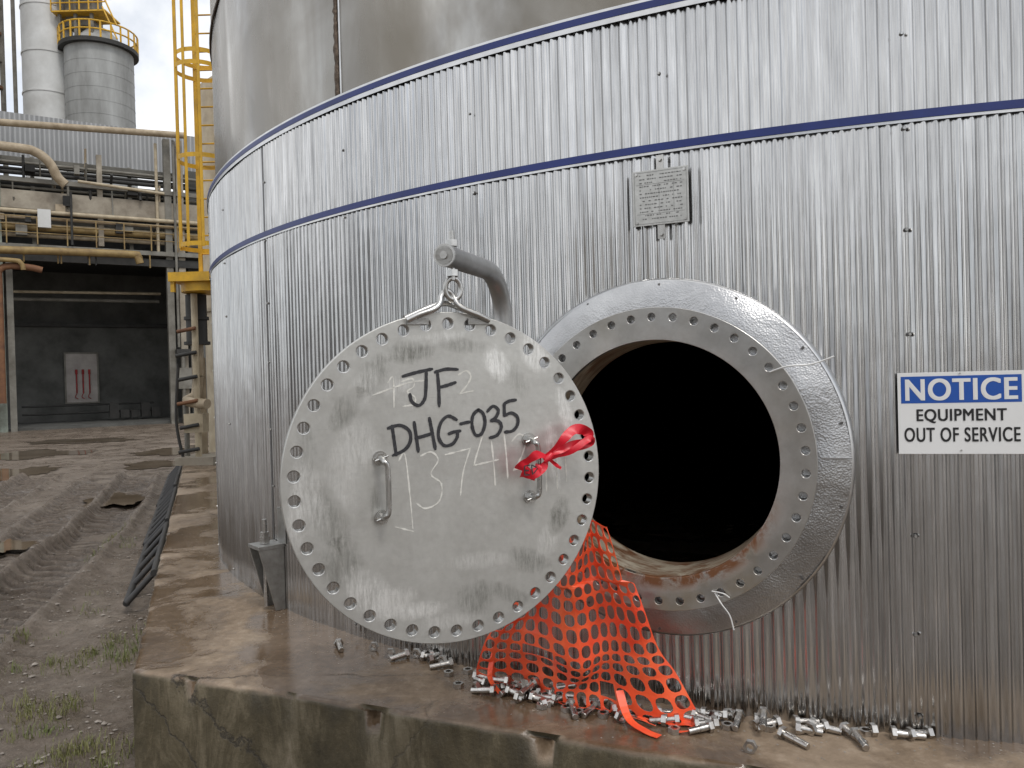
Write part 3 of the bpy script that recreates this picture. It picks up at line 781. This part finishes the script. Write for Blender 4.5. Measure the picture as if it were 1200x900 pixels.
# ---------------------------------------------------------------- bolts
mb=MB()
def nut_at(c,d,h=.018,r=.0225):
    T=d.normalized(); up=Vector((0,0,1)) if abs(T.z)<.9 else Vector((math.cos(c.x*90),math.sin(c.x*90),0)); U=T.cross(up).normalized(); Wv=T.cross(U); vs=[]
    for e in (0,h):
        for k in range(6):
            a=pi/3*k; vs.append(c+T*e+U*r*math.cos(a)+Wv*r*math.sin(a))
        for k in range(12):
            a=pi/6*k; vs.append(c+T*e+U*.0125*math.cos(a)+Wv*.0125*math.sin(a))
    fs=[]
    for k in range(6):
        l=(k+1)%6; fs.append((k,l,18+l,18+k))
        for base,fl in((0,1),(18,0)):
            f=(base+k,base+6+2*k,base+6+(2*k+1)%12,base+6+(2*k+2)%12,base+l); fs.append(f[::-1] if fl==0 else f)
    for k in range(12):
        l=(k+1)%12; fs.append((6+l,6+k,24+k,24+l))
    mb.add(vs,fs,GALV)
def bolt(x,y,a=None,z=0):
    L_=random.uniform(.07,.095)
    a=random.uniform(0,2*pi) if a is None else a
    lim=surfy(x)-.03; y=min(y,lim-.02)
    d=Vector((math.cos(a),math.sin(a),0))
    if y+d.y*L_>lim: d.y=-abs(d.y)
    d.z=-.09; d.normalize()
    c=Vector((x,y,PADZ+.021+z)); r=.0125
    mb.cyl(c,c+d*.015,.0225,GALV,6); mb.cyl(c-d*.001,c+d*.0,.017,GALV,16); mb.cyl(c+d*.015,c+d*(.015+L_*.45),r,GALV,14)
    n=10; s=c+d*(.015+L_*.45); l=L_*.55
    pts=[s+d*l*k/(2*n) for k in range(2*n+1)]; mb.tube(pts,r,GALV,12,radii=[r*(1 if k%2 else .86) for k in range(2*n+1)])
    if random.random()<.25: nut_at(c+d*(.02+L_*.7),d)
def nut(x,y,z=0):
    y=min(y,surfy(x)-.04)
    if random.random()<.75: nut_at(Vector((x,y,PADZ+.001+z)),Vector((0,0,1)))
    else:
        a=random.uniform(0,6.28); nut_at(Vector((x,y,PADZ+.021+z)),Vector((math.cos(a),math.sin(a),0)))
B=[(-.85,3.67,-1.2),(-.50,3.50,-2.6),(-.43,3.47,-.4),(-.29,3.40,3.4),(-.19,3.22,-.3),(-.13,3.13,2.2),(-.08,3.10,.2),(-.05,3.06,-.6),(-.01,3.10,-2.4),(.01,3.04,-.2),(.05,3.08,-1.1),(.08,3.03,3.),(.04,2.99,-.5),(.11,3.01,-.1),(.14,2.96,2.6),(-.10,3.06,2.9),(.17,2.98,-2.7),
 (.19,2.92,-1.5),(.23,2.92,.4),(.28,2.90,-2.2),(.33,2.86,.3),(.38,2.88,-.6),(.44,2.84,2.8),(.49,2.82,.1),(.55,2.80,-.4),(.56,2.76,3.0),(.60,2.72,.2),(.62,2.80,-.7),(.68,2.77,.35),(.74,2.78,2.7),(.78,2.80,-2.0),(.82,2.74,-.2),(.90,2.72,-2.9),(.88,2.64,-1.0),(.95,2.72,.1),(1.0,2.70,-.5),(1.05,2.69,3.3),(1.10,2.66,-1.3),(1.12,2.62,-1.6),(1.24,2.63,-.15),(1.29,2.61,.25),(.66,2.70,-2.9),(.94,2.67,-.3)]
for (x,y,a) in B: bolt(x,y,a)
for (x,y,a) in ((.02,3.03,.9),(.06,3.05,-2.2),(.57,2.79,1.2),(.85,2.73,1.9),(-.04,3.07,2.6),(.12,2.99,.5)): bolt(x,y,a,z=.03)
for (x,y) in ((-.67,3.61),(-.36,3.44),(-.33,3.46),(-.40,3.42),(-.46,3.52),(-.25,3.15),(-.22,3.30),(-.13,3.19),(-.17,3.10),(.10,2.95),(.17,2.90),(.21,2.86),(.36,2.78),(.30,2.84),(.50,2.76),(.41,2.82),(.64,2.76),(.72,2.72),(.75,2.55),(.86,2.70),(1.02,2.73),(1.17,2.68),(.98,2.65),(-.40,3.50),(.0,2.98),(.08,2.93),(.53,2.70),(1.2,2.66),(-.58,3.5),(-.3,3.28)): nut(x,y)
mb.build('scattered_bolts_and_nuts')

# ---------------------------------------------------------------- caged ladder + vessel + pipe stand
lad=empty('caged_ladder')
mb=MB(); cx,cy=-4.83,12.5
for x in (cx-.22,cx+.22): mb.box((x-.03,cy+.33,3.4),(x+.03,cy+.36,9.5),YEL)
z=3.6
while z<9.4: mb.cyl((cx-.22,cy+.345,z),(cx+.22,cy+.345,z),.014,YEL,8); z+=.3
def hoop(z,r=.38):
    pts=[(cx+r*math.cos(a),cy+r*math.sin(a)*1.05,z) for a in [pi*2*k/28 for k in range(28)]]
    n=len(pts); vs=[]
    for p in pts: vs+=[Vector(p)+Vector((0,0,-.035)),Vector(p)+Vector((0,0,.035))]
    mb.add(vs,[(2*k,2*((k+1)%n),2*((k+1)%n)+1,2*k+1) for k in range(n)],YEL)
for z in (3.95,5.32,6.75,6.95,8.2): hoop(z,.38 if z!=6.95 else .36)
for a in (pi*1.02,pi*1.22,pi*1.4,pi*1.6,pi*1.8,1.98*pi): 
    x=cx+.375*math.cos(a);y=cy+.39*math.sin(a); mb.box((x-.022,y-.006,3.9),(x+.022,y+.006,9.4),YEL)
mb.build('ladder_cage',lad)
mb=MB(); mb.box((cx-.42,cy-.45,3.36),(cx+.5,cy+.55,3.50),YEL); mb.box((cx-.40,cy-.42,3.2),(cx-.34,cy-.36,3.4),YEL); mb.cyl((cx,cy,3.36),(cx,cy,3.22),.38,YEL,24); mb.build('ladder_landing',lad)
mb=MB(); mb.tube([(-4.62,13.9,.5),(-4.62,13.9,6.9),(-4.62,13.9,7.3)],.75,CREAM,40,radii=[.75,.75,.3]); mb.tube([(-4.62,13.9,3.0),(-4.62,13.9,3.06)],.79,CREAM,40); mb.build('cream_vessel')
mb=MB()
mb.cyl((-5.12,12.9,.5),(-5.12,12.9,2.2),.07,BEIGE,16); mb.cyl((-5.0,12.4,.5),(-5.0,12.4,3.2),.05,CREAM,16)
mb.cyl((-5.05,12.6,2.45),(-5.05,12.6,3.2),.16,DKST,20); mb.cyl((-5.05,12.6,2.4),(-5.05,12.6,2.45),.2,DKST,20); mb.cyl((-5.05,12.6,2.8),(-5.05,12.6,2.85),.19,DKST,20)
mb.cyl((-5.05,12.6,1.9),(-5.05,12.6,2.4),.09,BEIGE,16); mb.tube(smoothpath([(-5.05,12.6,1.9),(-5.1,12.6,1.6),(-5.2,12.5,1.5),(-4.8,12.3,1.45)],5),.08,BEIGE,12)
mb.cyl((-5.24,12.55,.5),(-5.24,12.55,1.5),.04,GSTEEL,10); mb.box((-5.3,12.2,.5),(-4.7,13.1,.62),CONCB); mb.box((-5.2,12.35,1.0),(-4.9,12.6,1.3),CREAM)
mb.tube(smoothpath([(-5.28,12.4,2.1),(-5.34,12.4,1.2),(-5.25,12.4,.62)],5),.025,DKST,8)
for k in range(6):
    zz=.7+k*.38; mb.cyl((-5.27+.03*(k%2),12.3,zz),(-4.95,12.3,zz+.05),.03,random.choice([DKST,BEIGE,RUSTY]),8)
mb.build('pipe_stand')

# ---------------------------------------------------------------- industrial building (local x along facade, y inward, z up)
D0=Vector((-22.26,34,0)); ang=math.atan2(.5364,.844)
bl=empty('industrial_building',D0,ang)
G=-.07
mb=MB()
mb.box((-9,7.0,G),(24,7.3,12),BAYW); mb.box((-9.2,0,G),(-9,7.3,12),BAYW); mb.box((24,0,G),(24.2,7.3,12),BAYW)
mb.box((-9,.4,7.9),(24,7.0,8.15),DKST)
mb.box((7.9,.3,G),(24,.5,12.3),BAYW)
mb.box((-9,5.5,8.2),(24,5.7,12.3),DKST)
mb.build('bay_walls',bl)
mb=MB(); mb.box((-9,2.2,12.45),(24,2.35,14.6),SHEET)
vs=[(-9,2.2,14.6),(24,2.2,14.6),(24,9,15.6),(-9,9,15.6)]; mb.add(vs,[(0,1,2,3)],SHEET); mb.box((-9,2.05,12.3),(24,2.4,12.45),GSTEEL); mb.build('sheet_cladding_and_roof',bl)
mb=MB()
for x0,x1,z1,m_ in ((-.3,.25,14.5,GREENC),(.35,.6,7.6,GSTEEL),(6.85,7.15,13.6,GSTEEL),(7.4,7.7,13.6,CONCB),(-6.5,-6.1,12.5,GSTEEL),(14,14.4,12.5,GSTEEL)):
    mb.box((x0,-.15,G),(x1,.2,z1),m_)
mb.box((4.0,-.05,8.3),(4.22,.25,12.5),CONCB)
for x in (1.4,5.4): mb.box((x,.9,8.1),(x+.16,1.1,12.3),GSTEEL)
mb.build('columns',bl)
mb=MB()
mb.box((-9,-.1,9.75),(14,.3,10.55),CONCB); mb.box((-9,-.2,10.9),(14,-.02,11.1),GSTEEL); mb.box((-9,.5,11.8),(14,.8,12.15),GSTEEL)
mb.box((-9,-.35,7.95),(14,.4,8.15),GSTEEL); mb.box((-9,-.2,7.45),(14,.1,7.8),DKST); mb.box((-9,.6,9.2),(14,.8,9.5),GSTEEL)
mb.build('beams_and_walkway',bl)
mb=MB()
mb.tube([(-3,-.6,13.05),(7.75,-.6,13.75)],.15,BEIGE,16)
mb.tube(smoothpath([(-3,-.8,12.2),(.8,-.8,12.2),(1.6,-.8,12.1),(2.1,-.8,11.7),(2.4,-.8,11.1),(2.7,-.8,10.8)],5),.2,BEIGE,16)
for (y,z,r,m_) in ((.3,11.35,.1,DKST),(.5,11.55,.08,DKST),(.1,11.75,.07,GSTEEL),(-.3,9.55,.10,CREAM),(-.2,9.3,.08,BEIGE),(.1,8.9,.14,OCHRE),(.35,8.6,.1,BEIGE),(.0,9.05,.05,CREAM),(.2,10.7,.06,GSTEEL),(1.0,11.0,.12,DKST)):
    mb.tube([(-9,y,z),(14,y,z+.1)],r,m_,12)
mb.tube(smoothpath([(-3,-.9,7.75),(.3,-.9,7.75),(2,-.9,7.8),(5.3,-.9,7.85),(5.5,-.9,7.75),(5.6,-.9,7.45)],4),.17,OCHRE,14)
mb.tube(smoothpath([(-3,-1.1,7.3),(.4,-1.1,7.3),(.9,-1.1,7.2),(1.0,-1.1,6.9)],4),.1,OCHRE,12)
mb.tube(smoothpath([(1.7,-.9,6.95),(1.2,-.9,7.05),(.4,-.9,7.05),(.1,-.9,6.8),(.1,-.9,6.2),(.1,-.9,1.2)],5),.14,RUSTY,14)
mb.tube([(-.15,-.6,G),(-.15,-.6,4.2)],.1,RUSTY,12); mb.tube([(6.5,-.2,8),(6.5,-.2,13.3)],.07,CREAM,10); mb.tube([(7.25,-.4,3.6),(7.25,-.4,13.5)],.06,GSTEEL,10)
mb.tube([(2.9,-.5,10.55),(2.9,-.5,8.2)],.05,DKST,8); mb.tube([(3.2,-.4,11.1),(6.8,-.4,10.9)],.07,CREAM,10)
mb.tube([(.6,3,6.4),(7,3,6.5)],.07,CREAM,10); mb.tube([(.6,3.5,6.1),(7,3.5,6.15)],.09,GSTEEL,10)
for k in range(22):
    x=random.uniform(-.4,6.8); z=random.uniform(8.2,11.8); mb.tube([(x,-.15+random.uniform(-.2,.9),z),(x,-.15,z+random.uniform(.4,1.3))],random.uniform(.03,.07),random.choice([BEIGE,GSTEEL,DKST,DKST]),8)
for k in range(8):
    x=random.uniform(.8,6.2); mb.tube([(x,-.7,7.3),(x,-.7,7.9)],.035,random.choice([OCHRE,DKST]),8)
for k in range(10):
    x=random.uniform(-.2,6.2); z=random.uniform(8.4,11.8); mb.box((x,-.3,z),(x+random.uniform(.2,.5),.1,z+random.uniform(.15,.5)),random.choice([DKST,GSTEEL,BEIGE]))
mb.build('pipework',bl)
mb=MB()
for z in (8.65,9.0,9.35): mb.tube([(-9,-.38,z),(14,-.38,z)],.022,OCHRE,6)
x=-8.8
while x<14: mb.box((x,-.40,8.15),(x+.05,-.36,9.37),OCHRE); x+=1.15
mb.build('railing',bl)
mb=MB()
mb.box((-9,6.6,G),(24,7.0,5.0),BAYW); mb.box((2.81,6.5,1.0),(4.29,6.6,3.6),BAYP)
for (xa,xb,za,zb) in ((2.75,2.83,.95,3.65),(4.27,4.35,.95,3.65),(2.83,4.27,3.57,3.65),(2.83,4.27,.95,1.03)): mb.box((xa,6.46,za),(xb,6.52,zb),GSTEEL)
mb.box((-9,6.4,5.0),(24,6.6,5.2),DKST)
for x in (3.3,3.6,3.9): mb.cyl((x,6.42,1.5),(x,6.42,2.5),.035,REDD,10); mb.cyl((x,6.42,2.5),(x,6.42,2.75),.06,REDD,10); mb.tube(smoothpath([(x,6.4,1.5),(x-.08,6.4,1.3),(x+.05,6.4,1.2)],4),.02,REDD,6)
mb.box((7.15,-.6,1.6),(7.75,-.1,2.6),GSTEEL); mb.box((7.1,-.7,3.3),(7.7,-.2,3.5),DKST); mb.cyl((7.4,-.5,.2),(7.4,-.5,3.4),.09,GSTEEL,12)
for k in range(5): mb.box((4.6+k*.5,4+k*.1,.2),(5.0+k*.5,4.3+k*.1,.5+random.uniform(0,.5)),DKST)
mb.tube([(.8,5,.9),(6.8,5,.9)],.05,DKST,8); mb.tube([(.8,5,.5),(6.8,5,.5)],.05,DKST,8)
mb.box((-9,.5,G),(24,7,.05),BAYW)
mb.box((1.6,-.5,8.9),(2.1,-.3,9.7),SILOW)
mb.build('bay_interior',bl)
# silos
mb=MB(); mb.cyl((-34.75,60,0),(-34.75,60,40),1.75,SILOW,48)
for z in (27,30.5,24): mb.cyl((-34.75,60,z),(-34.75,60,z+.12),1.8,SILOW,48)
mb.box((-36.2,57.9,20),(-36.0,58.1,40),GSTEEL); mb.build('white_process_column')
si=empty('concrete_silo')
mb=MB(); mb.cyl((-30.85,60,0),(-30.85,60,27.2),2.38,SILOC,56)
for z in range(14,27): mb.cyl((-30.85,60,z),(-30.85,60,z+.03),2.395,SILOC,56)
mb.build('silo_body',si)
mb=MB(); mb.cyl((-30.85,60,27.2),(-30.85,60,27.5),2.75,DKST,40); mb.cyl((-30.85,60,27.5),(-30.85,60,29.0),2.2,SILOC,40,r2=.8)
for k in range(24):
    a=2*pi*k/24; x,y=-30.85+2.7*math.cos(a),60+2.7*math.sin(a); mb.box((x-.05,y-.05,27.5),(x+.05,y+.05,28.7),YEL)
for z in (28.1,28.7): mb.tube([(-30.85+2.7*math.cos(a),60+2.7*math.sin(a),z) for a in [2*pi*k/32 for k in range(32)]],.06,YEL,6,closed=True)
for (x0,x1,z) in ((-33.4,-29.4,29.8),(-33.4,-30,31.7)):
    mb.box((x0,58.2,z-.1),(x1,60.5,z),YEL); mb.tube([(x0,58.2,z+1.1),(x1,58.2,z+1.1)],.06,YEL,6); mb.tube([(x0,58.2,z+.55),(x1,58.2,z+.55)],.05,YEL,6)
    xx=x0
    while xx<=x1: mb.box((xx-.04,58.16,z),(xx+.04,58.24,z+1.1),YEL); xx+=.7
for xx in (-33,-31.8,-30.6): mb.box((xx-.1,58.5,28),(xx+.1,58.7,34),GSTEEL)
mb.tube([(-29.6,58.2,30.0),(-28.6,58.3,27.6)],.06,YEL,6); mb.tube([(-29.6,58.2,31.0),(-28.6,58.3,28.6)],.06,YEL,6)
mb.box((-32.8,59,29),(-31,61,33.5),GSTEEL)
mb.build('silo_top_platform',si)
tw=empty('process_tower')
mb=MB()
for x in (-40.5,-38.6,-37.2):
    for y in (55,58): mb.box((x,y,0),(x+.25,y+.25,36),GSTEEL)
for z in range(14,36,2): mb.box((-42,54.9,z),(-37,58.2,z+.2),GSTEEL if z%4 else RUSTY)
mb.cyl((-39.3,56.5,13),(-39.3,56.5,34),.8,SILOW,24); mb.cyl((-38.0,55,13),(-38.0,55,26),.4,CREAM,20); mb.tube([(-41,54.5,20),(-37,54.5,20.4)],.3,RUSTY,12); mb.tube([(-41,54.5,27),(-37,54.5,26.6)],.25,BEIGE,12)
mb.box((-42,56,16),(-38.8,58,24),DKST)
mb.build('tower_frame',tw)

# ---------------------------------------------------------------- structures added behind the viewpoint for the metal to reflect
ws=empty('added_reflection_building',(-28,-40,0),.25)  # added unseen building, gives the cladding something to reflect
mb=MB(); mb.box((-14,-6,-.1),(12,6,11),SHEET); mb.add([(-14.4,-6.5,11),(12.4,-6.5,11),(12.4,0,13),(-14.4,0,13)],[(0,1,2,3)],SHEET); mb.add([(-14.4,6.5,11),(-14.4,0,13),(12.4,0,13),(12.4,6.5,11)],[(0,1,2,3)],SHEET)
for k in range(4): mb.box((-12+k*6,6,0),(-8.5+k*6,6.1,4.5),DKST); mb.box((-12+k*6,6,7),(-8.5+k*6,6.08,8.5),DKST)
mb.build('reflection_building_shell',ws)
t2=empty('added_reflection_tank',(18,-30,0))  # added unseen tank, only for reflections in the steel
mb=MB(); mb.cyl((0,0,0),(0,0,9),6.5,CONCB,64); mb.cyl((0,0,9),(0,0,10.4),6.5,CONCB,64,r2=.2)
for z in (2.2,4.4,6.6): mb.cyl((0,0,z),(0,0,z+.08),6.53,GSTEEL,64)
mb.build('reflection_tank_shell',t2)
pr=empty('added_reflection_rack',(-4,-22,0))  # added unseen rack, breaks up the reflected horizon
mb=MB()
for x in (-6,-2,2,6):
    for y in (0,2): mb.box((x-.12,y-.12,-.1),(x+.12,y+.12,6),GSTEEL)
for z in (4.4,5.8):
    for y in (0,2): mb.box((-6.2,y-.1,z),(6.2,y+.1,z+.2),GSTEEL)
    for k in range(5): mb.tube([(-6.5,.1+k*.42,z+.38),(6.5,.1+k*.42,z+.38)],.14,[BEIGE,RUSTY,CREAM,GSTEEL,OCHRE][k],10)
mb.build('reflection_rack_pipes',pr)

# ---------------------------------------------------------------- world, sun, camera
w=bpy.data.worlds.new('World'); sc.world=w; w.use_nodes=True; t=w.node_tree
bg=t.nodes['Background']; outn=t.nodes['World Output']
SE,SR=math.radians(55),math.radians(150)
sky=N(t,'ShaderNodeTexSky',sky_type='NISHITA',sun_disc=False,sun_elevation=SE,sun_rotation=SR); L(t,sky.outputs[0],bg.inputs[0]); bg.inputs[1].default_value=.13
tc=N(t,'ShaderNodeTexCoord'); mp=N(t,'ShaderNodeMapping'); mp.inputs['Scale'].default_value=(1,1,1.8); L(t,tc.outputs['Generated'],mp.inputs[0])
f=noisef(t,mp.outputs[0],2.6,8,.55,.3)
cc=ramp(t,noisef(t,mp.outputs[0],1.9,7,.6,.3),[(.34,(.56,.60,.66)),(.56,(1.,1.,1.))])
b2=N(t,'ShaderNodeBackground'); L(t,cc,b2.inputs[0]); b2.inputs[1].default_value=1.28
mx=N(t,'ShaderNodeMixShader'); L(t,ramp(t,f,[(.34,.5),(.54,.98)]),mx.inputs[0]); L(t,bg.outputs[0],mx.inputs[1]); L(t,b2.outputs[0],mx.inputs[2]); L(t,mx.outputs[0],outn.inputs[0])
sun=bpy.data.lights.new('sun','SUN'); sun.energy=1.2; sun.angle=math.radians(12); sun.color=(1,.96,.91)
so=bpy.data.objects.new('sun',sun); col.objects.link(so)
dv=Vector((math.sin(SR)*math.cos(SE),math.cos(SR)*math.cos(SE),math.sin(SE))); so.rotation_euler=dv.to_track_quat('Z','Y').to_euler()
cam=bpy.data.cameras.new('camera'); cam.sensor_width=36; cam.lens=916.2/1200*36; cam.clip_end=3000; cam.clip_start=.05
co=bpy.data.objects.new('camera',cam); col.objects.link(co)
F=Vector((0,.99996,-.0094)); R2=Vector((.99963,-.00026,-.0273)); U2=Vector((.0273,.0094,.99958))
co.matrix_world=Matrix(((R2.x,U2.x,-F.x,0),(R2.y,U2.y,-F.y,0),(R2.z,U2.z,-F.z,1.75),(0,0,0,1)))
sc.camera=co
sc.view_settings.view_transform='Standard'; sc.view_settings.look='None'; sc.view_settings.exposure=0
